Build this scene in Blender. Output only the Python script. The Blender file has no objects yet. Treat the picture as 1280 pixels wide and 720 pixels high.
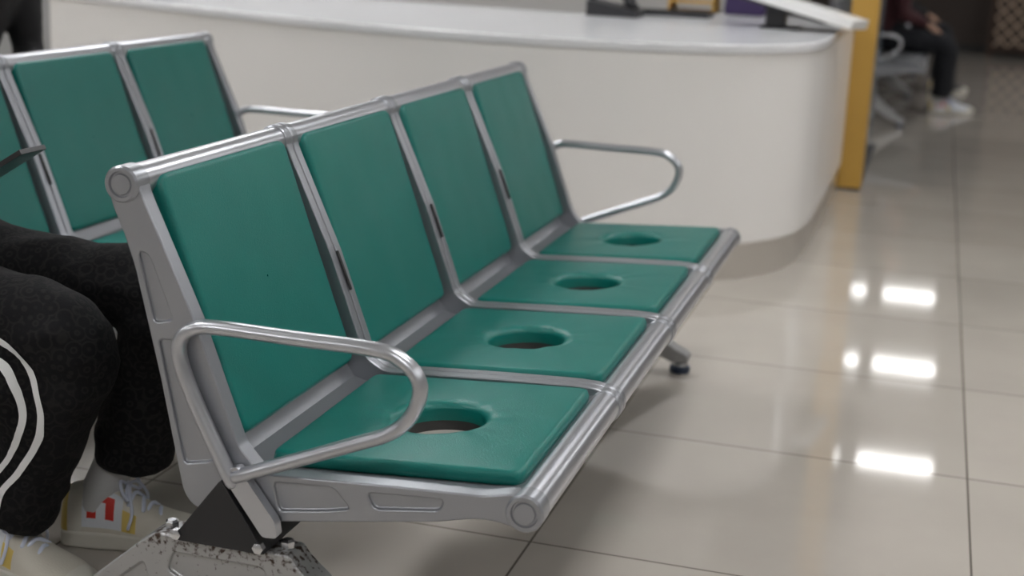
import bpy, bmesh, math, random
from mathutils import Vector, Matrix, noise
from mathutils.bvhtree import BVHTree
random.seed(3)
scene=bpy.context.scene
COL=scene.collection

# ------------------------------------------------------------------ materials
def mat(name,col,rough=.5,metal=0.,bump=0.,bscale=200.,var=0.,vscale=5.,coat=0.,spec=None,emit=0.):
    m=bpy.data.materials.new(name); m.use_nodes=True
    nt=m.node_tree; b=nt.nodes['Principled BSDF']
    b.inputs['Base Color'].default_value=(*col,1); b.inputs['Roughness'].default_value=rough
    b.inputs['Metallic'].default_value=metal; b.inputs['Coat Weight'].default_value=coat
    if spec is not None: b.inputs['Specular IOR Level'].default_value=spec
    if emit: 
        b.inputs['Emission Color'].default_value=(*col,1); b.inputs['Emission Strength'].default_value=emit
    tc=nt.nodes.new('ShaderNodeTexCoord')
    if bump:
        n=nt.nodes.new('ShaderNodeTexNoise'); n.inputs['Scale'].default_value=bscale; n.inputs['Detail'].default_value=3
        bp=nt.nodes.new('ShaderNodeBump'); bp.inputs['Strength'].default_value=bump; bp.inputs['Distance'].default_value=.002
        nt.links.new(tc.outputs['Object'],n.inputs['Vector']); nt.links.new(n.outputs['Fac'],bp.inputs['Height']); nt.links.new(bp.outputs['Normal'],b.inputs['Normal'])
    if var:
        n=nt.nodes.new('ShaderNodeTexNoise'); n.inputs['Scale'].default_value=vscale; n.inputs['Detail'].default_value=5
        r=nt.nodes.new('ShaderNodeMapRange'); r.inputs['To Min'].default_value=1-var; r.inputs['To Max'].default_value=1+var
        h=nt.nodes.new('ShaderNodeHueSaturation'); h.inputs['Color'].default_value=(*col,1)
        nt.links.new(tc.outputs['Object'],n.inputs['Vector']); nt.links.new(n.outputs['Fac'],r.inputs['Value'])
        nt.links.new(r.outputs['Result'],h.inputs['Value']); nt.links.new(h.outputs['Color'],b.inputs['Base Color'])
    return m

M_silver=mat('silver_paint',(.34,.35,.375),.33,.70,bump=.08,bscale=600)
M_alu=mat('satin_aluminium',(.49,.50,.53),.30,.85,var=.06,vscale=12)
M_black=mat('black_steel',(.02,.02,.022),.4,.2,bump=.2,bscale=300)
M_green=mat('green_leatherette',(.0015,.142,.120),.35,0,bump=.30,bscale=420,var=.10,vscale=7,spec=.38)
M_rubber=mat('blue_rubber',(.02,.035,.07),.4)
M_chrome=mat('chrome',(.60,.61,.63),.25,1)
M_slot=mat('dark_slot',(.03,.03,.03),.6)
M_ring=mat('dark_grey_steel',(.055,.054,.054),.45,.3)
M_skin=mat('skin',(.62,.38,.27),.5,bump=.1,bscale=300)
M_hair=mat('hair',(.012,.010,.009),.45,bump=.6,bscale=120)
M_white=mat('counter_white',(.84,.820,.795),.26,var=.03,vscale=1.5)
M_top=mat('counter_top_white',(.74,.745,.76),.16,var=.05,vscale=3)
M_plinth=mat('brushed_steel',(.66,.63,.59),.30,.8,var=.1,vscale=2)
M_yellow=mat('yellow_laminate',(.50,.29,.055),.4,var=.12,vscale=4)
M_glass=mat('blue_grey_panel',(.20,.25,.29),.15)
M_cab=mat('grey_cabinet',(.34,.34,.335),.4,var=.03)
M_dark=mat('dark_plastic',(.02,.02,.023),.4)
M_purple=mat('purple_fabric',(.03,.015,.07),.7,bump=.3,bscale=200)
M_eye=mat('eye_white',(.8,.8,.78),.2); M_iris=mat('iris',(.02,.012,.01),.2); M_lip=mat('lip',(.45,.16,.14),.45)
M_cream=mat('shoe_cream',(.62,.58,.50),.55,bump=.3,bscale=300)
M_shoew=mat('shoe_white',(.70,.72,.76),.5,bump=.3,bscale=300)
M_red=mat('shoe_red',(.60,.03,.02),.4); M_yel=mat('shoe_yellow',(.70,.52,.14),.4); M_sole=mat('shoe_sole',(.66,.63,.56),.6)
M_lace=mat('lace',(.62,.66,.78),.7); M_stripe=mat('stripe_white',(.78,.78,.78),.7)
M_sock=mat('sock',(.5,.5,.5),.8)

def M_cloth(name,c1,c2,scale=38):
    m=mat(name,c1,.85,bump=.5,bscale=260,spec=.25)
    nt=m.node_tree;b=nt.nodes['Principled BSDF']
    tc=nt.nodes.new('ShaderNodeTexCoord'); v=nt.nodes.new('ShaderNodeTexVoronoi'); v.feature='F1'; v.inputs['Scale'].default_value=scale
    w=nt.nodes.new('ShaderNodeMath');w.operation='PINGPONG';w.inputs[1].default_value=.22
    r=nt.nodes.new('ShaderNodeValToRGB'); r.color_ramp.elements[0].position=.10; r.color_ramp.elements[1].position=.2
    r.color_ramp.elements[0].color=(*c1,1); r.color_ramp.elements[1].color=(*c2,1)
    nt.links.new(tc.outputs['Object'],v.inputs['Vector']); nt.links.new(v.outputs['Distance'],w.inputs[0]); nt.links.new(w.outputs[0],r.inputs['Fac']); nt.links.new(r.outputs['Color'],b.inputs['Base Color'])
    return m
M_trous=M_cloth('black_monogram_cloth',(.004,.004,.005),(.013,.012,.012),45)
M_trous2=mat('navy_cloth',(.006,.007,.011),.85,bump=.3)
M_hood=mat('black_jersey',(.012,.012,.014),.85,bump=.3)
M_maroon=mat('maroon_jersey',(.05,.010,.014),.8,bump=.3)

def floor_mat():
    m=bpy.data.materials.new('polished_tile'); m.use_nodes=True; nt=m.node_tree; b=nt.nodes['Principled BSDF']
    g=nt.nodes.new('ShaderNodeNewGeometry'); s=nt.nodes.new('ShaderNodeSeparateXYZ'); nt.links.new(g.outputs['Position'],s.inputs[0])
    def line(out,off,size):
        a=nt.nodes.new('ShaderNodeMath');a.operation='ADD';a.inputs[1].default_value=-off+size*60
        d=nt.nodes.new('ShaderNodeMath');d.operation='DIVIDE';d.inputs[1].default_value=size
        f=nt.nodes.new('ShaderNodeMath');f.operation='FRACT'
        p=nt.nodes.new('ShaderNodeMath');p.operation='PINGPONG';p.inputs[1].default_value=.5
        l=nt.nodes.new('ShaderNodeMath');l.operation='LESS_THAN';l.inputs[1].default_value=.0024/size
        nt.links.new(out,a.inputs[0]);nt.links.new(a.outputs[0],d.inputs[0]);nt.links.new(d.outputs[0],f.inputs[0]);nt.links.new(f.outputs[0],p.inputs[0]);nt.links.new(p.outputs[0],l.inputs[0])
        fl=nt.nodes.new('ShaderNodeMath');fl.operation='FLOOR';nt.links.new(d.outputs[0],fl.inputs[0])
        return l,fl
    lx,fx=line(s.outputs['X'],.658,.845); ly,fy=line(s.outputs['Y'],.74,.715)
    mx=nt.nodes.new('ShaderNodeMath');mx.operation='MAXIMUM';nt.links.new(lx.outputs[0],mx.inputs[0]);nt.links.new(ly.outputs[0],mx.inputs[1])
    cb=nt.nodes.new('ShaderNodeCombineXYZ');nt.links.new(fx.outputs[0],cb.inputs[0]);nt.links.new(fy.outputs[0],cb.inputs[1])
    wn=nt.nodes.new('ShaderNodeTexWhiteNoise');nt.links.new(cb.outputs[0],wn.inputs['Vector'])
    n=nt.nodes.new('ShaderNodeTexNoise');n.inputs['Scale'].default_value=2.2;n.inputs['Detail'].default_value=6;nt.links.new(g.outputs['Position'],n.inputs['Vector'])
    r=nt.nodes.new('ShaderNodeValToRGB');r.color_ramp.elements[0].position=.3;r.color_ramp.elements[1].position=.7
    r.color_ramp.elements[0].color=(.46,.42,.375,1);r.color_ramp.elements[1].color=(.52,.478,.425,1);nt.links.new(n.outputs['Fac'],r.inputs['Fac'])
    hs=nt.nodes.new('ShaderNodeHueSaturation');mr=nt.nodes.new('ShaderNodeMapRange');mr.inputs['To Min'].default_value=.95;mr.inputs['To Max'].default_value=1.05
    nt.links.new(wn.outputs['Value'],mr.inputs['Value']);nt.links.new(mr.outputs['Result'],hs.inputs['Value']);nt.links.new(r.outputs['Color'],hs.inputs['Color'])
    mix=nt.nodes.new('ShaderNodeMix');mix.data_type='RGBA';nt.links.new(mx.outputs[0],mix.inputs['Factor']);nt.links.new(hs.outputs['Color'],mix.inputs['A']);mix.inputs['B'].default_value=(.15,.135,.115,1)
    nt.links.new(mix.outputs['Result'],b.inputs['Base Color'])
    b.inputs['Roughness'].default_value=.055; b.inputs['Specular IOR Level'].default_value=.6
    ns=nt.nodes.new('ShaderNodeVectorMath');ns.operation='SUBTRACT';ns.inputs[1].default_value=(.5,.5,.5);nt.links.new(wn.outputs['Color'],ns.inputs[0])
    sc=nt.nodes.new('ShaderNodeVectorMath');sc.operation='MULTIPLY';sc.inputs[1].default_value=(.005,.005,0);nt.links.new(ns.outputs[0],sc.inputs[0])
    ad=nt.nodes.new('ShaderNodeVectorMath');ad.operation='ADD';nt.links.new(sc.outputs[0],ad.inputs[0]);nt.links.new(g.outputs['Normal'],ad.inputs[1])
    nm=nt.nodes.new('ShaderNodeVectorMath');nm.operation='NORMALIZE';nt.links.new(ad.outputs[0],nm.inputs[0]);nt.links.new(nm.outputs[0],b.inputs['Normal'])
    return m
M_floor=floor_mat()
def leg_mat():
    m=mat('worn_silver_paint',(.46,.46,.46),.38,.5)
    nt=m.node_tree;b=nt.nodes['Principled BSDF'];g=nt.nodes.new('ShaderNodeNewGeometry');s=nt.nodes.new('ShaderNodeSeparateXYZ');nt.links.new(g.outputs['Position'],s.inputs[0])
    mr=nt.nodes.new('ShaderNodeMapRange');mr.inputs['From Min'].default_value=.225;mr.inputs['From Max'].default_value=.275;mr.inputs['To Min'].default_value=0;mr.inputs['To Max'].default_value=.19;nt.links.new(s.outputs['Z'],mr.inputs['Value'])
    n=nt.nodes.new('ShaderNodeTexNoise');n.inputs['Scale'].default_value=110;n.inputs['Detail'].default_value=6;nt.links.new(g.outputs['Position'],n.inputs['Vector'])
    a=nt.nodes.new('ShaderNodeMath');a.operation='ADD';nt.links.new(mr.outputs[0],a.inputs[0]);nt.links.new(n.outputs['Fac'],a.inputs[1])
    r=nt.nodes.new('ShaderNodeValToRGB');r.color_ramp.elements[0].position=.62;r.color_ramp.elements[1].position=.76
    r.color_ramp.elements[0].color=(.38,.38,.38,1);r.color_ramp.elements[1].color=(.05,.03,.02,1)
    nt.links.new(a.outputs[0],r.inputs['Fac']);nt.links.new(r.outputs['Color'],b.inputs['Base Color']);return m
M_leg=leg_mat()

# ------------------------------------------------------------------ mesh helpers
def empty(name,loc=(0,0,0)):
    e=bpy.data.objects.new(name,None); e.location=loc; e.empty_display_size=.1; COL.objects.link(e); return e
def mk(name,verts,faces,mats,parent=None,smooth=True,idx=None,angle=38,bevel=0,bseg=2):
    me=bpy.data.meshes.new(name); me.from_pydata([tuple(v) for v in verts],[],faces)
    if not isinstance(mats,(list,tuple)): mats=[mats]
    for m in mats: me.materials.append(m)
    if idx: 
        for p,i in zip(me.polygons,idx): p.material_index=i
    bm=bmesh.new(); bm.from_mesh(me); bmesh.ops.recalc_face_normals(bm,faces=bm.faces); bm.to_mesh(me); bm.free()
    if smooth:
        me.shade_smooth()
        try: me.set_sharp_from_angle(angle=math.radians(angle))
        except Exception: pass
    ob=bpy.data.objects.new(name,me); COL.objects.link(ob)
    if parent: ob.parent=parent
    if bevel:
        b=ob.modifiers.new('bevel','BEVEL'); b.width=bevel;b.segments=bseg;b.limit_method='ANGLE';b.angle_limit=math.radians(40);b.harden_normals=False
    return ob
class MB:
    def __init__(s): s.v=[];s.f=[];s.i=[]
    def add(s,vf,mi=0):
        v,f=vf;o=len(s.v);s.v+= [Vector(a) for a in v]; s.f+=[tuple(k+o for k in q) for q in f]; s.i+=[mi]*len(f); return s
    def mk(s,name,mats,parent=None,**k): return mk(name,s.v,s.f,mats,parent,idx=s.i,**k)
def boxvf(x0,x1,y0,y1,z0,z1):
    v=[(x,y,z) for x in(x0,x1) for y in(y0,y1) for z in(z0,z1)]
    return v,[(0,1,3,2),(4,6,7,5),(0,4,5,1),(2,3,7,6),(0,2,6,4),(1,5,7,3)]
def xf(vf,M): return [M@Vector(v) for v in vf[0]],vf[1]
def roundpoly(pts,r,n=4):
    out=[];N=len(pts)
    for i in range(N):
        p=Vector(pts[i]);a=Vector(pts[i-1]);b=Vector(pts[(i+1)%N])
        rr=r[i] if isinstance(r,(list,tuple)) else r
        da=min(rr,(a-p).length*.45);db=min(rr,(b-p).length*.45)
        A=p+(a-p).normalized()*da;B=p+(b-p).normalized()*db
        for k in range(n+1):
            t=k/n; out.append(tuple(A*(1-t)**2+p*2*t*(1-t)+B*t*t))
    return out
def prismy(poly,y0,y1):
    n=len(poly);v=[(p[0],y0,p[1]) for p in poly]+[(p[0],y1,p[1]) for p in poly]
    return v,[tuple(range(n)),tuple(range(2*n-1,n-1,-1))]+[(i,(i+1)%n,(i+1)%n+n,i+n) for i in range(n)]
def prismz(poly,z0,z1):
    n=len(poly);v=[(p[0],p[1],z0) for p in poly]+[(p[0],p[1],z1) for p in poly]
    return v,[tuple(range(n)),tuple(range(2*n-1,n-1,-1))]+[(i,(i+1)%n,(i+1)%n+n,i+n) for i in range(n)]
def catmull(pts,sub=6,cyc=False):
    P=[Vector(p) for p in pts];N=len(P);out=[]
    rng=range(N if cyc else N-1)
    for i in rng:
        p1=P[i];p2=P[(i+1)%N]
        p0=P[i-1] if (i>0 or cyc) else p1*2-p2
        p3=P[(i+2)%N] if (i+2<N or cyc) else p2*2-p1
        for k in range(sub):
            t=k/sub; out.append(.5*((2*p1)+(p2-p0)*t+(2*p0-5*p1+4*p2-p3)*t*t+(3*p1-p0-3*p2+p3)*t**3))
    if not cyc: out.append(P[-1])
    return out
def tube(pts,rad,n=12,sub=5,cyc=False,smooth=True,flat=1.,caps=True,up=None):
    if not isinstance(rad,(list,tuple)): rad=[rad]*len(pts)
    P4=[Vector((*p,r)) for p,r in zip(pts,rad)]
    Q=catmull(P4,sub,cyc) if smooth else P4
    P=[Vector(q[:3]) for q in Q];R=[q[3] for q in Q];N=len(P)
    if caps and not cyc:
        d0=(P[0]-P[1]).normalized();d1=(P[-1]-P[-2]).normalized()
        P=[P[0]+d0*R[0]*.9,P[0]+d0*R[0]*.6]+P+[P[-1]+d1*R[-1]*.6,P[-1]+d1*R[-1]*.9]
        R=[R[0]*.35,R[0]*.78]+R+[R[-1]*.78,R[-1]*.35];N=len(P)
    v=[];prev=None
    for i in range(N):
        if cyc: t=(P[(i+1)%N]-P[i-1]).normalized()
        else: t=(P[min(i+1,N-1)]-P[max(i-1,0)]).normalized()
        if prev is None:
            a=Vector(up) if up else (Vector((0,1,0)) if abs(t.y)<.9 else Vector((0,0,1)))
        else: a=prev
        a=(a-t*a.dot(t)).normalized();prev=a;b=t.cross(a)
        for k in range(n):
            th=2*math.pi*k/n; v.append(P[i]+a*math.cos(th)*R[i]*flat+b*math.sin(th)*R[i])
    f=[]
    for i in range(N if cyc else N-1):
        for k in range(n):
            j=(i+1)%N; f.append((i*n+k,i*n+(k+1)%n,j*n+(k+1)%n,j*n+k))
    if not cyc: f+=[tuple(range(n-1,-1,-1)),tuple((N-1)*n+k for k in range(n))]
    return v,f
def lathey(prof,cx,cz,n=32):
    v=[];f=[]
    for y,r in prof:
        for k in range(n):
            th=2*math.pi*k/n; v.append((cx+r*math.cos(th),y,cz+r*math.sin(th)))
    for i in range(len(prof)-1):
        for k in range(n): f.append((i*n+k,i*n+(k+1)%n,(i+1)*n+(k+1)%n,(i+1)*n+k))
    f+=[tuple(range(n)),tuple((len(prof)-1)*n+k for k in range(n))]
    return v,f
def lathez(prof,cx,cy,n=24):
    v,f=lathey(prof,0,0,n); return [(cx+a[0],cy+a[2],a[1]) for a in v],f
def ellipsoid(c,r,n=16,m=10):
    v=[];f=[]
    for i in range(m+1):
        ph=math.pi*(i/m)*.999+.0005
        for k in range(n):
            th=2*math.pi*k/n; v.append((c[0]+r[0]*math.sin(ph)*math.cos(th),c[1]+r[1]*math.sin(ph)*math.sin(th),c[2]+r[2]*math.cos(ph)))
    for i in range(m):
        for k in range(n): f.append((i*n+k,i*n+(k+1)%n,(i+1)*n+(k+1)%n,(i+1)*n+k))
    f+=[tuple(range(n)),tuple(m*n+k for k in range(n))]
    return v,f
def boolcut(ob,cut):
    md=ob.modifiers.new('b','BOOLEAN');md.operation='DIFFERENCE';md.object=cut;md.solver='EXACT'
    bpy.context.view_layer.update();dg=bpy.context.evaluated_depsgraph_get()
    me=bpy.data.meshes.new_from_object(ob.evaluated_get(dg));ob.modifiers.clear();ob.data=me
    bpy.data.objects.remove(cut,do_unlink=True)
def smoothen(ob,a=38):
    ob.data.shade_smooth()
    try: ob.data.set_sharp_from_angle(angle=math.radians(a))
    except Exception: pass

# ------------------------------------------------------------------ bench
TOP=(-.6235,.80); FR=(0.0,.392)
def casting_poly(lift=0.):
    p=[(-.012 if lift else -.020,.418+lift*.35),(-.06,.408+lift),(-.20,.401+lift),(-.405,.388+lift),(-.440,.425),(-.509,.607),(-.592,.785),(-.600,.812),
       (-.648,.795),(-.640,.765),(-.622,.725),(-.6064,.68),(-.567,.513),(-.5326,.34),(-.515,.318),
       (-.3868,.315),(-.25,.337),(-.13,.357),(-.07,.372),(-.035,.372),(-.012,.366),(.012,.380),(.012,.410)]
    return roundpoly(p,.012,3)
POCKETS=[[(-.385,.378),(-.29,.385),(-.262,.355),(-.30,.346),(-.375,.334)],
         [(-.238,.385),(-.12,.393),(-.125,.375),(-.225,.361)],
         [(-.601,.705),(-.583,.70),(-.545,.605),(-.576,.598)],
         [(-.570,.575),(-.538,.575),(-.468,.42),(-.485,.395),(-.530,.385)]]
PAN=[(.004,.417),(-.03,.408),(-.06,.404),(-.20,.395),(-.43,.380),(-.462,.388),(-.480,.415),(-.486,.44),(-.612,.793)]
def strip(line,th):
    L=[Vector(p) for p in line];o=[]
    for i,p in enumerate(L):
        t=(L[min(i+1,len(L)-1)]-L[max(i-1,0)]).normalized(); nrm=Vector((-t.y,t.x)); o.append(p+nrm*th)
    return [tuple(p) for p in L]+[tuple(p) for p in reversed(o)]
def pad(name,O,S,T,N,hs,ht,hole,th,parent,seed=0):
    O,S,T,N=map(Vector,(O,S,T,N)); n=160
    ks=[0,.008,.02,.035,.05,.075,.10,.13,.17,.21,.26,.32,.38,.46,.54,.62,.7,.77,.83,.88,.92,.945,.962,.976,.988,1]
    v=[];f=[];hr=hole if hole else .002
    def F(x): x=max(0,min(1,x)); return math.sqrt(max(0,1-(1-x)**2))
    bor=[];cir=[]
    for i in range(n):
        a=2*math.pi*i/n; a2=a+.10*math.sin(4*a)*.6
        c,s=math.cos(a2),math.sin(a2); p=26; r=1/((abs(c/hs)**p+abs(s/ht)**p)**(1/p)); bor.append(Vector((c*r,s*r))); cir.append(Vector((c,s))*hr)
    def P(xy,h): return O+S*xy.x+T*xy.y+N*h
    for i in range(n): v.append(P(cir[i]*1.03,-.010))
    for k in ks:
        for i in range(n):
            xy=cir[i].lerp(bor[i],k); L=(bor[i]-cir[i]).length
            de=max(0,min((1-k)*L,min(hs-abs(xy.x),ht-abs(xy.y)))); dh=k*L
            h=.009+(th-.009)*F(de/.009)+.003*F(de/.08)
            if hole:
                h=.000+h*(.42+.58*F(dh/.022))
                ci=cir[i]/hr
                w=noise.noise(Vector((ci.x*2.2,ci.y*2.2,seed*3.1+1)))+.45*noise.noise(Vector((ci.x*4.5,ci.y*4.5,seed*7.7)))
                h+=(.0050*w)*math.exp(-dh/.045)*min(1,dh/.018)
            h+=.0012*noise.noise(Vector((xy.x*11,xy.y*11,seed*5.3+2)))*F(de/.03)
            v.append(P(xy,h))
    for i in range(n): v.append(P(bor[i]*.992,-.001))
    R=len(ks)+2
    for j in range(R-1):
        for i in range(n): f.append((j*n+i,j*n+(i+1)%n,(j+1)*n+(i+1)%n,(j+1)*n+i))
    for i in range(n): f.append(((R-1)*n+i,(R-1)*n+(i+1)%n,(i+1)%n,i))
    return mk(name,v,f,M_green,parent,angle=80)

def build_bench():
    E=empty('waiting_bench')
    cp=casting_poly(); cj=casting_poly(.016)
    for nm,yc,sg in (('end_frame_1',0.,-1),('end_frame_2',2.,1)):
        o=mk(nm,*prismy(cp,yc-.015,yc+.015),M_silver,E)
        for pk in POCKETS:
            a,b=(yc+sg*.030,yc+sg*.0085)
            c=mk('c',*prismy(roundpoly(pk,.009,4),min(a,b),max(a,b)),M_silver); boolcut(o,c)
        smoothen(o,30)
        b=o.modifiers.new('bevel','BEVEL');b.width=.0022;b.segments=2;b.limit_method='ANGLE';b.angle_limit=math.radians(50)
        mb=MB()
        for (cx,cz),r in ((TOP,.0275),(FR,.028)):
            pr=[(.018,r-.003),(.015,r),(-.017,r),(-.0205,r-.003),(-.0205,r-.008),(-.017,r-.0095),(-.017,r-.0115),(-.0195,r-.013),(-.0195,.001)]
            mb.add(lathey([(yc-y if sg>0 else yc+y,rr) for y,rr in pr],cx,cz))
        mb.mk(nm.replace('frame','cap'),M_silver,E)
    for j in (1,2,3):
        mb=MB()
        for d in (-.0125,.0125):
            mb.add(prismy(cj,j*.5+d-.0105,j*.5+d+.0105))
            for (cx,cz),r in ((TOP,.0285),(FR,.030)):
                mb.add(lathey([(j*.5+d-.0115,r-.003),(j*.5+d-.009,r),(j*.5+d+.009,r),(j*.5+d+.0115,r-.003)],cx,cz))
        mb.mk('joint_frame_%d'%j,M_silver,E,bevel=.002)
        mb=MB()
        t=Vector((-.378,0,.926))
        for z in (.575,):
            x=-.509-(z-.607)*.42+.0015
            c=Vector((x,j*.5,z)); mb.add(tube([c-t*.035,c+t*.035],[.0028,.0028],n=8,sub=2))
        mb.mk('joint_slot_%d'%j,M_slot,E)
    for i in range(4):
        y0=i*.5+.0135;y1=i*.5+.4865
        if i==0:y0=.014
        if i==3:y1=1.986
        mb=MB()
        for (cx,cz),r in ((TOP,.0245),(FR,.0268)):
            mb.add(lathey([(y0,r),(y1,r)],cx,cz,40))
        mb.mk('rail_tubes_%d'%(i+1),M_alu,E)
        yc=i*.5+.25
        o=mk('seat_shell_%d'%(i+1),*prismy(strip(PAN,.005),y0,y1),M_silver,E)
        cv=lathez([(.30,.079),(.50,.079)],-.215,yc,48)
        boolcut(o,mk('c',*cv,M_silver)); smoothen(o,30)
        R=Matrix.Translation((-.215,yc,.392))@Matrix.Rotation(-.065,4,'Y')
        n=48;v=[];f=[]
        for z,r in ((.002,.0785),(-.023,.0785),(-.023,.0815),(.002,.0815)):
            for k in range(n): v.append(R@Vector((r*math.cos(2*math.pi*k/n),r*math.sin(2*math.pi*k/n),z)))
        for a in range(4):
            for k in range(n): f.append((a*n+k,a*n+(k+1)%n,((a+1)%4)*n+(k+1)%n,((a+1)%4)*n+k))
        mk('hole_shade_collar_%d'%(i+1),v,f,M_ring,E)  # rim wall, its depth and dark tone added to darken the hole
        T=Vector((.39,0,.0255)).normalized();N=Vector((-T.z,0,T.x))
        pad('seat_pad_%d'%(i+1),(-.217,yc,.3965),(0,1,0),T,N,.213,.199,.073,.019,E,seed=i+1)
        T=Vector((-.1345,0,.367)).normalized();N=Vector((T.z,0,-T.x))
        pad('back_pad_%d'%(i+1),(-.5465,yc,.6085),(0,1,0),T,N,.214,.207,0,.022,E,seed=i+11)
    mk('support_beam',*prismy(roundpoly([(-.540,.272),(-.385,.272),(-.457,.380)],.006,3),-.040,2.040),M_black,E,bevel=.0015)
    mb=MB()
    for yy in (-.040,):
        for x,z in ((-.530,.283),(-.395,.283)):
            mb.add(lathey([(yy+.004,.009),(yy-.006,.009),(yy-.008,.006)],x,z,6))
    for x in (-.56,-.368):
        mb.add(lathez([(.268,.011),(.282,.011),(.285,.007)],x,.0,6)); mb.add(lathez([(.268,.011),(.282,.011),(.285,.007)],x,2.,6))
    mb.mk('bolts',M_chrome,E)
    h=[(-.575,.272),(-.352,.272),(-.345,.258),(-.312,.230),(-.22,.150),(-.13,.075),(-.085,.055),(-.080,.035),(-.125,.030),(-.20,.060),(-.30,.125),(-.385,.160)]
    full=h+[(-.94-x,z) for x,z in reversed(h[2:])]
    for nm,yc,sg in (('leg_1',.0,-1),('leg_2',2.0,1)):
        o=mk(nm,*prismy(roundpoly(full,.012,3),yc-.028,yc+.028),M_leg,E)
        for pk in ([(-.545,.245),(-.395,.245),(-.385,.215),(-.43,.190),(-.51,.190),(-.555,.215)],[(-.345,.222),(-.20,.105),(-.22,.095),(-.355,.185)],[(-.595,.222),(-.74,.105),(-.72,.095),(-.585,.185)]):
            a,b=(yc+sg*.04,yc+sg*.020); boolcut(o,mk('c',*prismy(roundpoly(pk,.008,4),min(a,b),max(a,b)),M_leg))
        smoothen(o,30)
        b=o.modifiers.new('bevel','BEVEL');b.width=.003;b.segments=2;b.limit_method='ANGLE';b.angle_limit=math.radians(50)
        mb=MB()
        for x in (-.108,-.832):
            mb.add(lathez([(.004,.02),(.0,.027),(.006,.029),(.016,.029),(.020,.024)],x,yc),1)
            mb.add(lathez([(.018,.022),(.026,.020),(.032,.009),(.050,.009)],x,yc),0)
        mb.mk(nm.replace('leg','foot'),[M_chrome,M_rubber],E)
    arm=[(-.443,.375),(-.470,.428),(-.502,.492),(-.525,.550),(-.524,.584),(-.500,.603),(-.462,.608),(-.35,.607),(-.222,.606),(-.182,.595),(-.158,.571),(-.156,.543),(-.172,.509),(-.202,.484),(-.245,.465),(-.34,.425),(-.436,.385)]
    for k,yy in ((1,-.030),(2,2.030)):
        mb=MB(); mb.add(tube([(x,yy,z) for x,z in arm],.0108,n=16,sub=5,flat=1.25))
        y0,y1=(yy-.006,yy+.012) if k==1 else (yy-.012,yy+.006)
        mb.add(prismy(roundpoly([(-.462,.392),(-.432,.402),(-.372,.325),(-.368,.300),(-.392,.298)],.006,4),y0,y1))
        mb.mk('armrest_%d'%k,M_alu,E)
    return E
B1=build_bench()
def dup(src,name,loc,zs=1.,swap=None):
    e=empty(name,loc); e.scale=(1,1,zs)
    for c in list(src.children):
        o=c.copy(); COL.objects.link(o); o.parent=e; o.name=c.name
        if swap and c.name.find('_pad')>0:
            o.material_slots[0].link='OBJECT'; o.material_slots[0].material=swap
    return e
dup(B1,'waiting_bench',(-1.0,.07,0),1.02)
dup(B1,'waiting_bench',(-2.18,.30,0))
M_grey=mat('grey_vinyl',(.16,.17,.18),.4)
dup(B1,'waiting_bench',(.42,8.15,0),1,M_grey)
dup(B1,'waiting_bench',(.42,10.35,0),1,M_grey)

# ------------------------------------------------------------------ people
def remesh(mb,name,m,parent,vox=.012,sm=8,fold=.0,extra=None):
    ob=mb.mk(name,m,parent)
    r=ob.modifiers.new('r','REMESH');r.mode='VOXEL';r.voxel_size=vox
    s=ob.modifiers.new('s','SMOOTH');s.iterations=sm;s.factor=.6
    bpy.context.view_layer.update();dg=bpy.context.evaluated_depsgraph_get()
    me=bpy.data.meshes.new_from_object(ob.evaluated_get(dg));ob.modifiers.clear();ob.data=me
    if not me.materials: me.materials.append(m)
    if fold:
        ns=[v.normal.copy() for v in me.vertices]
        for v,nn in zip(me.vertices,ns):
            p=v.co
            q=Vector((p.x*7,p.y*9,p.z*13)); q2=Vector((p.x*20+p.z*9,p.y*16,p.z*26))
            a=1-abs(noise.noise(q))*2.2; 
            v.co+=nn*fold*(a*.6+.5*noise.noise(q2))
    me.shade_smooth()
    return ob
def hand(parent,name,w,d,nrm,curl,side=1,sc=1.):
    w=Vector(w);d=Vector(d).normalized();nrm=Vector(nrm);nrm=(nrm-d*nrm.dot(d)).normalized();s=d.cross(nrm)*side
    mb=MB()
    rings=[(-.015,.024,.018),(.01,.028,.016),(.04,.038,.015),(.07,.042,.014),(.088,.038,.011),(.094,.03,.006)]
    v=[];f=[];n=16
    for u,hw,ht in rings:
        for k in range(n):
            th=2*math.pi*k/n;c=math.cos(th);q=math.sin(th)
            v.append(w+d*u*sc+s*hw*sc*math.copysign(abs(c)**.8,c)+nrm*ht*sc*q)
    for i in range(len(rings)-1):
        for k in range(n): f.append((i*n+k,i*n+(k+1)%n,(i+1)*n+(k+1)%n,(i+1)*n+k))
    f+=[tuple(range(n)),tuple((len(rings)-1)*n+k for k in range(n))]
    mb.add((v,f))
    for k,(off,L,r) in enumerate(((.031,.072,.0088),(.011,.080,.009),(-.010,.074,.0086),(-.030,.060,.0078))):
        p=w+d*.080*sc+s*off*sc; dirv=d.copy();P=[p];ang=curl*(1+.08*k)
        for j,fr in enumerate((.45,.3,.25)):
            rot=Matrix.Rotation(ang*(.7 if j==0 else 1),3,d.cross(nrm)); 
            dirv=(rot@dirv).normalized(); p=p+dirv*L*fr*sc; P.append(p)
        mb.add(tube(P,[r*sc,r*.98*sc,r*.9*sc,r*.75*sc],n=10,sub=4))
    p=w+d*.025*sc+s*.024*sc
    P=[p,p+(d*.5+s*.75+nrm*.3).normalized()*.035*sc]
    P.append(P[-1]+(d*.75+s*.35+nrm*.5).normalized()*.032*sc); P.append(P[-1]+(d*.8+s*.0+nrm*.6).normalized()*.025*sc)
    mb.add(tube(P,[.013*sc,.0115*sc,.010*sc,.008*sc],n=10,sub=4))
    return mb.mk(name,M_skin,parent,angle=70)
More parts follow.
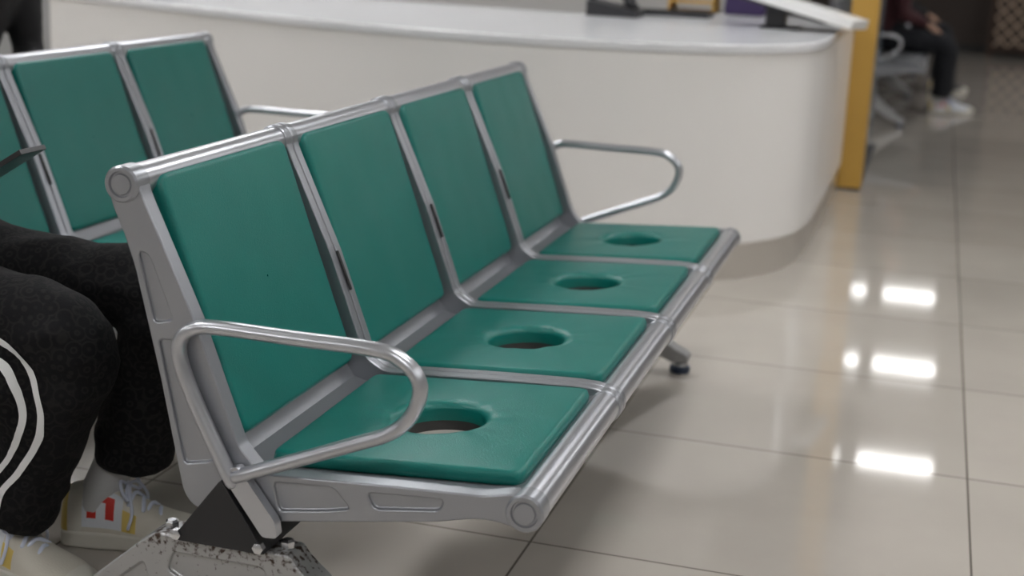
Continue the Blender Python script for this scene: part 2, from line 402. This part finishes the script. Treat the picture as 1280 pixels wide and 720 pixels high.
def shoe(parent,name,heel,ang,m_up,L=.295,z0=0.,zs=1.):
    M=Matrix.Translation(Vector((heel[0],heel[1],z0)))@Matrix.Rotation(ang,4,'Z')@Matrix.Diagonal((1,1.05,zs,1))
    sec=[(0,.022,.070),(.03,.033,.092),(.10,.037,.100),(.22,.038,.102),(.34,.038,.098),(.45,.041,.084),(.58,.045,.068),(.70,.048,.057),(.82,.046,.050),(.92,.037,.044),(.98,.022,.036),(1.0,.008,.028)]
    n=32;v=[];f=[];idx=[]
    S=catmull([Vector(s) for s in sec],4)
    for q in S:
        s,w,h=q
        for k in range(n):
            th=2*math.pi*k/n;c=math.cos(th);si=math.sin(th)
            y=w*math.copysign(abs(c)**.75,c); z=.022+(h-.022)*(si if si>0 else si*.2)
            v.append(M@Vector((s*L,y,z)))
    for i in range(len(S)-1):
        for k in range(n):
            f.append((i*n+k,i*n+(k+1)%n,(i+1)*n+(k+1)%n,(i+1)*n+k))
            s=S[i][0];th=360*(k+.5)/n
            sd=(180-th if th>90 else th) if th<180 else -1; m=0
            if sd>=0:
                if .12<s<.42 and 12<sd<70: m=4
                if .17<s<.36 and 20<sd<56: m=1
                if .22<s<.30 and 28<sd<46: m=4
                if s<.05: m=2
                elif s<.13: m=3
                if .42<s<.50 and 8<sd<40: m=2
                if s>.88: m=3
            idx.append(m)
    f+=[tuple(range(n)),tuple((len(S)-1)*n+k for k in range(n))];idx+=[0,0]
    mk(name+'_upper',v,f,[m_up,M_red,M_yel,M_sole,M_shoew],parent,idx=idx,angle=70)
    ow=[(-.012,.0),(.0,.024),(.04,.036),(.2,.041),(.4,.041),(.6,.049),(.75,.053),(.88,.047),(.98,.028),(1.03,.0)]
    pl=[(s*L,w) for s,w in ow]+[(s*L,-w) for s,w in reversed(ow[1:-1])]
    pl=catmull([Vector(p) for p in pl],3,True)
    vf=prismz([(p.x,p.y) for p in pl],.001,.030); 
    mk(name+'_sole',[M@Vector(a) for a in vf[0]],vf[1],M_sole,parent,bevel=.006,bseg=3)
    mb=MB()
    for i in range(5):
        s=.42+i*.055; h=.094-.075*(s-.38)*1.9+.004
        a=1 if i%2 else -1
        mb.add(tube([M@Vector((s*L-.006*a,-.024,h-.010)),M@Vector((s*L,0,h+.004)),M@Vector((s*L+.006*a,.024,h-.010))],.0038,n=8,sub=4))
    for a in (-1,1):
        mb.add(tube([M@Vector((.42*L,0,.102)),M@Vector((.40*L,.02*a,.112)),M@Vector((.44*L,.04*a,.098)),M@Vector((.47*L,.03*a,.085)),M@Vector((.44*L,.004*a,.098))],.0032,n=8,sub=4))
        mb.add(tube([M@Vector((.42*L,0,.102)),M@Vector((.46*L,.025*a,.098)),M@Vector((.50*L,.045*a,.070)),M@Vector((.48*L,.052*a,.045))],.0032,n=8,sub=4))
    mb.mk(name+'_laces',M_lace,parent)
def head(parent,c,pitch,hairm=M_hair):
    M=Matrix.Translation(Vector(c))@Matrix.Rotation(pitch,4,'Y')
    v=[];f=[];n=40;m=32;hv=[]
    for i in range(m+1):
        ph=math.pi*(i/m)*.998+.001
        for k in range(n):
            th=2*math.pi*k/n;x,y,z=math.sin(ph)*math.cos(th),math.sin(ph)*math.sin(th),math.cos(ph)
            X,Y,Z=x*.098,y*.076,z*.118
            if z<0: Y*=1+.30*z; X*=1+.12*z; X+=.012*(-z)
            if x>0:
                g=lambda yy,zz,sy,sz: math.exp(-((y-yy)/sy)**2-((z-zz)/sz)**2)
                X+=.024*g(0,-.18,.13,.16)+.012*g(0,.02,.10,.15)-.008*g(.36,.06,.2,.12)-.008*g(-.36,.06,.2,.12)+.006*g(0,-.47,.28,.08)+.010*g(0,-.8,.3,.15)
            v.append(M@Vector((X,Y,Z)))
            lift=1.10+.02*noise.noise(Vector((x*9,y*9,z*9)))
            hv.append((M@Vector((x*.098*lift-.004,y*.076*lift*1.02,z*.118*lift)),(z>.42+.1*y*y) or (x<.12 and z>-.35+x)))
    for i in range(m):
        for k in range(n): f.append((i*n+k,i*n+(k+1)%n,(i+1)*n+(k+1)%n,(i+1)*n+k))
    mk('head',v,f,M_skin,parent,angle=80)
    hf=[q for q in f if all(hv[a][1] for a in q)]
    o=mk('hair',[a[0] for a in hv],hf,hairm,parent,angle=80)
    sm=o.modifiers.new('s','SOLIDIFY');sm.thickness=.012;sm.offset=-1
    mb=MB()
    for s in (-1,1):
        mb.add(xf(ellipsoid((.083,s*.029,.006),(.011,.014,.009)),M),0)
        mb.add(xf(ellipsoid((.092,s*.029,.006),(.004,.005,.005)),M),1)
        mb.add(xf(ellipsoid((-.005,s*.074,-.01),(.018,.007,.030)),M),2)
        mb.add(xf(tube([(.094,s*.016,.026),(.096,s*.030,.031),(.086,s*.045,.026)],.0028,n=6,sub=3),M),4)
    mb.add(xf(ellipsoid((.092,0,-.055),(.010,.024,.008)),M),3)
    mb.mk('face_features',[M_eye,M_iris,M_skin,M_lip,hairm],parent)
def person(name,off,hipx,y,kneeR,kneeL,ankR,ankL,shirt,trous,lean=.12,heelR=None,heelL=None,aR=0,aL=0,shoe_m=M_shoew,phone=False,wr=None,fold=.007,drape=False,zs=1.):
    E=empty(name)
    o=Vector(off)
    def V(*a): return Vector(a)+o
    mb=MB()
    mb.add(tube([V(hipx,y-.08,.530),V(hipx,y+.08,.530)],[.094,.094],n=20,sub=2))
    mb.add(tube([V(hipx,y,.53),V(hipx-.01,y,.63)],[.115,.12],n=20,sub=2,flat=1.25))
    for sgn,k,a in ((-1,kneeR,ankR),(1,kneeL,ankL)):
        k=Vector(k)+o;a=Vector(a)+o;hp=V(hipx,y+sgn*.09,.530)
        mb.add(tube([hp,hp.lerp(k,.3),hp.lerp(k,.65),k+Vector((-.035,0,.012)),k+Vector((.006,0,-.045)),k.lerp(a,.35)+Vector((.008,0,0)),k.lerp(a,.7)+Vector((.006,0,0)),a],
                    [.090,.086,.079,.075,.074,.072,.074,.073],n=20,sub=4,caps=False))
    if drape:   # loose cloth of the baggy right leg hanging beside the seat edge
        mb.add(tube([V(-1.17,.190,.470),V(-1.07,.185,.450),V(-1.01,.182,.422),V(-.975,.190,.370),V(-.960,.205,.30)],[.045,.050,.050,.046,.04],n=14,sub=4))
    tr=remesh(mb,'trousers',trous,E,.011,6,fold)
    mb=MB();nx=hipx+lean*.9
    sp=[(hipx-.005,.57,.155,.115),(hipx-.01,.66,.15,.108),(hipx+lean*.15,.78,.165,.110),(hipx+lean*.45,.90,.185,.112),(hipx+lean*.72,.98,.17,.098),(hipx+lean*.88,1.035,.10,.07),(nx,1.06,.062,.058)]
    n=28;v=[];f=[]
    S=catmull([Vector(q) for q in sp],4)
    for q in S:
        for k in range(n):
            t=2*math.pi*k/n; v.append(V(q[0]+q[3]*math.cos(t),y+q[2]*math.sin(t),q[1]))
    for i in range(len(S)-1):
        for k in range(n): f.append((i*n+k,i*n+(k+1)%n,(i+1)*n+(k+1)%n,(i+1)*n+k))
    f+=[tuple(range(n)),tuple((len(S)-1)*n+k for k in range(n))]; mb.add((v,f))
    shx=hipx+lean*.7
    wrs=wr or [(hipx+.24,y-.07,.64),(hipx+.24,y+.07,.64)]
    els=[]
    for sgn,w in ((-1,wrs[0]),(1,wrs[1])):
        sh=V(shx,y+sgn*.165,.975);el=V(shx-.01,y+sgn*.215,.715);w=Vector(w)+o
        els.append(el)
        mb.add(tube([sh,sh.lerp(el,.5),el+Vector((0,0,.03)),el.lerp(w,.12),el.lerp(w,.55),w],[.066,.058,.050,.050,.043,.036],n=16,sub=4,caps=True))
    remesh(mb,'top_garment',shirt,E,.012,5,fold*.8)
    mb=MB();mb.add(tube([V(nx-.01,y,1.02),V(nx+.03,y,1.12)],[.055,.052],n=18,sub=3)); mb.mk('neck',M_skin,E)
    head(E,V(nx+.045,y,1.20),.40 if phone else .15)
    for sgn,w,el in ((-1,wrs[0],els[0]),(1,wrs[1],els[1])):
        w=Vector(w)+o; d=(w-el).normalized()
        if phone:
            d=Vector((.9,-sgn*.10,.42)); hand(E,'hand_%s'%('r' if sgn<0 else 'l'),w+d*.02,d,(.0,-sgn*1.,.25),.42,side=(1 if sgn<0 else -1)*1)
        else:
            hand(E,'hand_%s'%('r' if sgn<0 else 'l'),w+d*.02,(d+Vector((0,0,-.05))),(0,0,-1),.30,side=(1 if sgn<0 else -1)*-1)
    for nm,a,h,an in (('r',ankR,heelR,aR),('l',ankL,heelL,aL)):
        a=Vector(a)+o
        if h is None: h=(a.x-o.x-.07,a.y-o.y)
        mb=MB();mb.add(tube([a+Vector((0,0,.06)),Vector((h[0]+o.x+.06*math.cos(an),h[1]+o.y+.06*math.sin(an),.075))],[.042,.038],n=14,sub=3));mb.mk('sock_'+nm,M_sock,E)
        shoe(E,'shoe_'+nm,(h[0]+o.x,h[1]+o.y),an,shoe_m,zs=zs)
    return E,tr

P,tr=person('seated_man',(0,0,0),-1.31,.345,(-.893,.245,.468),(-.850,.455,.490),(-1.025,.245,.125),(-.915,.470,.165),M_hood,M_trous,lean=-.02,
       heelR=(-1.135,.262),heelL=(-1.03,.415),aR=-.18,aL=.22,shoe_m=M_cream,phone=True,wr=[(-1.245,.290,.660),(-1.245,.400,.660)],fold=.013,drape=True,zs=1.2)
mbp=MB();Mp=Matrix.Translation((-1.085,.345,.730))@Matrix.Rotation(-.55,4,'Y')
mbp.add(xf(boxvf(-.075,.075,-.037,.037,-.0045,.0045),Mp),0);mbp.add(xf(boxvf(-.071,.071,-.034,.034,.0043,.0051),Mp),1)
mbp.mk('phone',[M_dark,mat('phone_screen',(.01,.01,.012),.08)],P,bevel=.002)
bvh=BVHTree.FromObject(tr,bpy.context.evaluated_depsgraph_get())
path=[(-1.27,.530),(-1.12,.507),(-1.0,.482),(-.945,.455),(-.915,.395),(-.908,.325),(-.940,.255),(-.985,.2),(-1.008,.150),(-1.015,.122)]
def stripe(offs,w,nm):
    C=catmull([Vector((a,b,0)) for a,b in path],10);v=[];f=[];rows=0
    for i,p in enumerate(C):
        t=(C[min(i+1,len(C)-1)]-C[max(i-1,0)]).normalized();nn=Vector((t.y,-t.x,0));row=[]
        for j in range(4):
            q=p+nn*(offs+w*(j/3-.5)); h=bvh.ray_cast(Vector((q.x,-.3,q.y)),Vector((0,1,0)),1.0)
            if h[0] is None: row=None;break
            row.append(h[0]+h[1]*.0022)
        if row is None:
            continue
        v+=row
        if rows and (row[0]-v[-8]).length<.06:
            b=len(v)-8; f+=[(b+j,b+j+1,b+j+5,b+j+4) for j in range(3)]
        rows+=1
    mk(nm,v,f,M_stripe,P,angle=90)
stripe(0,.011,'side_stripe_1');stripe(.028,.011,'side_stripe_2')

args=dict(hipx=-1.29,y=.345,kneeR=(-.87,.255,.49),kneeL=(-.87,.445,.49),ankR=(-.88,.25,.12),ankL=(-.86,.45,.12))
person('seated_man',(-1.20,1.70,0),shirt=M_hood,trous=M_trous2,lean=.20,wr=[(-1.06,.27,.66),(-1.06,.42,.66)],**args)
person('seated_woman',(1.44,8.95,0),shirt=M_maroon,trous=M_trous2,lean=.12,**args)
person('seated_man',(1.42,10.6,0),shirt=M_hood,trous=M_trous2,lean=.10,shoe_m=M_dark,**args)

# ------------------------------------------------------------------ reception counter
E=empty('reception_counter')
outl=[(-3.3,3.76),(-2.67,3.46),(-2.2,3.25),(-1.73,3.06),(-1.25,2.93),(-.82,2.90),(-.45,2.97),(-.15,3.13),(.03,3.38),(.09,3.70),(.10,4.2)]
front=[Vector((p.x,p.y)) for p in catmull([Vector((a,b,0)) for a,b in outl],8)]+[Vector((.105,4.8)),Vector((.11,5.33))]
def offs(line,d):
    o=[]
    for i,p in enumerate(line):
        t=(line[min(i+1,len(line)-1)]-line[max(i-1,0)]).normalized(); o.append(p+Vector((-t.y,t.x))*d)
    return o
inner=[Vector((-.80,5.33)),Vector((-.86,4.75)),Vector((-1.05,4.45)),Vector((-3.3,4.72))]
def ring(d): 
    return [(p.x,p.y) for p in offs(front,d)]+[(p.x,p.y) for p in inner]
mk('counter_top',*prismz(ring(0),.800,.832),M_top,E,bevel=.006,bseg=3)
mk('counter_body',*prismz(ring(.010),.130,.800),M_white,E,bevel=.004)
mk('plinth',*prismz(ring(.022),.0,.130),M_plinth,E,bevel=.001)
E=empty('tilted_display_board')
mb=MB();M=Matrix.Translation((-.07,4.25,.925))@Matrix.Rotation(.235,4,'Y')@Matrix.Rotation(-.15,4,'Z')
mb.add(xf(boxvf(-.28,.26,-.16,.16,-.020,.020),M))
mb.mk('board',mat('board_white',(.80,.80,.79),.3),E,bevel=.004)
mb=MB();mb.add(xf(boxvf(-.24,.14,-.13,.13,-.034,-.021),M));mb.add(boxvf(-.20,-.12,4.20,4.30,.8325,.92));mb.add(boxvf(-.22,-.06,4.18,4.32,.8325,.842))
mb.mk('stand',M_dark,E,bevel=.003)
E=empty('desk_telephone',(.13,.02,0))
mb=MB();mb.add(prismy([(-1.12,.8325),(-.90,.8325),(-.90,.86),(-1.12,.90)],4.30,4.50))
for i in range(4):
    for j in range(3): mb.add(boxvf(-.99+i*.02,-.978+i*.02,4.40+j*.025,4.415+j*.025,.865,.884))
mb.mk('phone_base',M_dark,E,bevel=.003)
mk('handset',*tube([(-1.10,4.345,.925),(-1.06,4.345,.945),(-.98,4.345,.935),(-.93,4.345,.895)],[.026,.016,.016,.026],n=14,sub=4),M_dark,E)
E=empty('keyboard',(0,.0,0));mb=MB();mb.add(boxvf(-.85,-.50,4.62,4.77,.8325,.85))
for i in range(14):
    for j in range(5): mb.add(boxvf(-.843+i*.0243,-.823+i*.0243,4.63+j*.027,4.652+j*.027,.85,.857))
mb.mk('keys',M_dark,E,bevel=.001)
E=empty('purple_handbag');mb=MB()
mb.add(prismy(roundpoly([(-.50,.8325),(-.30,.8325),(-.32,1.03),(-.48,1.03)],.03,4),5.06,5.18));mb.mk('bag_body',M_purple,E,bevel=.012,bseg=3)
mk('bag_handles',*tube([(-.46,5.12,1.02),(-.45,5.12,1.10),(-.40,5.12,1.13),(-.35,5.12,1.10),(-.34,5.12,1.02)],.008,n=8),M_purple,E)
E=empty('document_tray');mb=MB()
for z in (.8325,.875): mb.add(boxvf(-.77,-.55,5.08,5.31,z,z+.008));
for x in (-.77,-.558): mb.add(boxvf(x,x+.008,5.08,5.31,.8325,.915))
mb.mk('tray',M_yellow,E,bevel=.001)

E=empty('yellow_partition')
mk('end_panel',*boxvf(.075,.205,5.36,5.50,0.012,2.3),M_yellow,E,bevel=.003)
mk('side_panel',*boxvf(.12,.17,5.50,7.1,0.012,2.3),M_glass,E,bevel=.003)
mk('panel_plinth',*boxvf(.08,.20,5.37,7.1,0.0,.012),M_slot,E)
E=empty('storage_cabinet')
mk('carcass',*boxvf(-6.05,-3.68,5.02,5.5,0.0,2.1),M_slot,E)
for i in range(4):
    x=-3.70-.59*i
    mk('cabinet_door_%d'%(i+1),*boxvf(x-.575,x,5.0,5.019,.08,2.08),M_cab,E,bevel=.003)
    mk('cabinet_handle_%d'%(i+1),*tube([(x-.05,4.998,1.0),(x-.05,4.975,1.01),(x-.05,4.975,1.14),(x-.05,4.998,1.15)],.006,n=8,sub=3),M_chrome,E)

E=empty('lattice_screen');mb=MB()
x0,x1,z0,z1=1.12,3.2,.12,2.2
for (a,b,c,d) in ((x0-.06,x0,.0,z1+.06),(x1,x1+.06,.0,z1+.06)): mb.add(boxvf(a,b,15.6,15.66,c,d),0)
mb.add(boxvf(x0,x1,15.6,15.66,z1,z1+.06),0);mb.add(boxvf(x0,x1,15.6,15.66,z0-.06,z0),0)
st=.16;k=x0-(z1-z0)
while k<x1:
    for sg in (1,-1):
        a=max(x0,k);b=min(x1,k+(z1-z0))
        if b-a>.02:
            za,zb=(z0+a-k,z0+b-k) if sg>0 else (z1-(a-k),z1-(b-k))
            mb.add(tube([(a,15.63,za),(b,15.63,zb)],[.018,.018],n=6,sub=1,caps=False),1)
    k+=st
mb.mk('lattice',[mat('dark_wood',(.05,.025,.015),.5),mat('tan_wood',(.50,.38,.29),.5)],E)

# ------------------------------------------------------------------ room
M_wall=mat('wall_paint',(.50,.49,.475),.6,var=.03); M_wallb=mat('wall_brown',(.055,.040,.034),.6,var=.1); M_ceil=mat('ceiling_white',(.58,.58,.575),.8)
mk('floor',*boxvf(-7,6,-5,16,-.1,0),M_floor,smooth=False)
mk('ceiling',*boxvf(-7,6,-5,16,2.82,2.92),M_ceil,smooth=False)
mk('wall_back',*boxvf(-7,6,16,16.1,0,2.82),M_wallb,smooth=False)
mk('wall_front',*boxvf(-7,6,-5.1,-5,0,2.82),M_wall,smooth=False)
mk('wall_left',*boxvf(-7.1,-7,-5,16,0,2.82),M_wall,smooth=False)
mk('wall_right',*boxvf(6,6.1,-5,16,0,2.82),M_wall,smooth=False)
mk('wall_partition',*boxvf(-7,-.75,7.15,7.25,0,2.82),M_wall,smooth=False)
mk('wall_corridor',*boxvf(-.85,-.75,7.25,16,0,2.82),M_wallb,smooth=False)
for nm,b,mm in (('baseboard_right',(5.985,6,-5,16,0,.1),M_plinth),('baseboard_left',(-7,-6.985,-5,16,0,.1),M_plinth),('baseboard_back',(-.75,6,15.985,16,0,.1),M_slot),('baseboard_front',(-7,6,-5,-4.985,0,.1),M_plinth)):
    mk(nm,*boxvf(*b),mm,smooth=False)

M_em=mat('light_panel_unseen',(.985,.99,1.0),.5,emit=24.5)
M_em2=mat('light_panel_far',(1,.99,.97),.5,emit=13.)
M_frame=mat('light_frame',(.7,.7,.7),.5)
pos=[(.53,9.3,1),(.53,12.0,1),(.53,15.0,1)]
pos+=[(x,y,0) for x in (-2.3,-4.9) for y in (-3,0,3)]+[(-2.3,4.7,0),(-4.9,6,0)]  # this and the next rows: unseen panels, added to light the hall
pos+=[(3.2,y,0) for y in (-3,0,3,6,9,12)]
pos+=[(.53,3.4,0),(.53,.5,0),(.53,-2.4,0)]
for i,(x,y,far) in enumerate(pos):
    e=empty('ceiling_light',(x,y,2.82)); hy=.14 if far else .27; hx=.285 if far else .31  # unseen panels are larger to hold the light level
    mk('frame',*boxvf(-hx-.03,hx+.03,-hy-.03,hy+.03,-.018,-.001),M_frame,e,bevel=.003)
    mk('diffuser',*boxvf(-hx,hx,-hy,hy,-.024,-.0185),M_em2 if far else M_em,e,smooth=False)
for x,y in ((.03,12.0),(-.03,15.0)):  # narrow emitters standing in for the unhidden slice of wide panel lights
    e=empty('ceiling_light_slice',(x,y,2.82))
    mk('frame',*boxvf(-.09,.09,-.17,.17,-.018,-.001),M_frame,e);mk('diffuser',*boxvf(-.06,.06,-.12,.12,-.024,-.0185),M_em2,e,smooth=False)

w=bpy.data.worlds.new('world');scene.world=w;w.use_nodes=True;w.node_tree.nodes['Background'].inputs[0].default_value=(.8,.85,.9,1);w.node_tree.nodes['Background'].inputs[1].default_value=.15

# ------------------------------------------------------------------ camera
cd=bpy.data.cameras.new('camera');cam=bpy.data.objects.new('camera',cd);COL.objects.link(cam)
R=Matrix(((.9578,-.1100,.2652),(.2838,.2224,-.9327),(.0436,.9687,.2443)))
cam.matrix_world=Matrix.Translation((.474,-1.8,1.18))@R.to_quaternion().to_matrix().to_4x4()
cd.lens=50;cd.sensor_width=36;cd.clip_start=.05;cd.clip_end=60
cd.dof.use_dof=True;cd.dof.focus_distance=2.3;cd.dof.aperture_fstop=3.0
scene.camera=cam
scene.view_settings.view_transform='Standard';scene.view_settings.look='None'
scene.view_settings.exposure=0
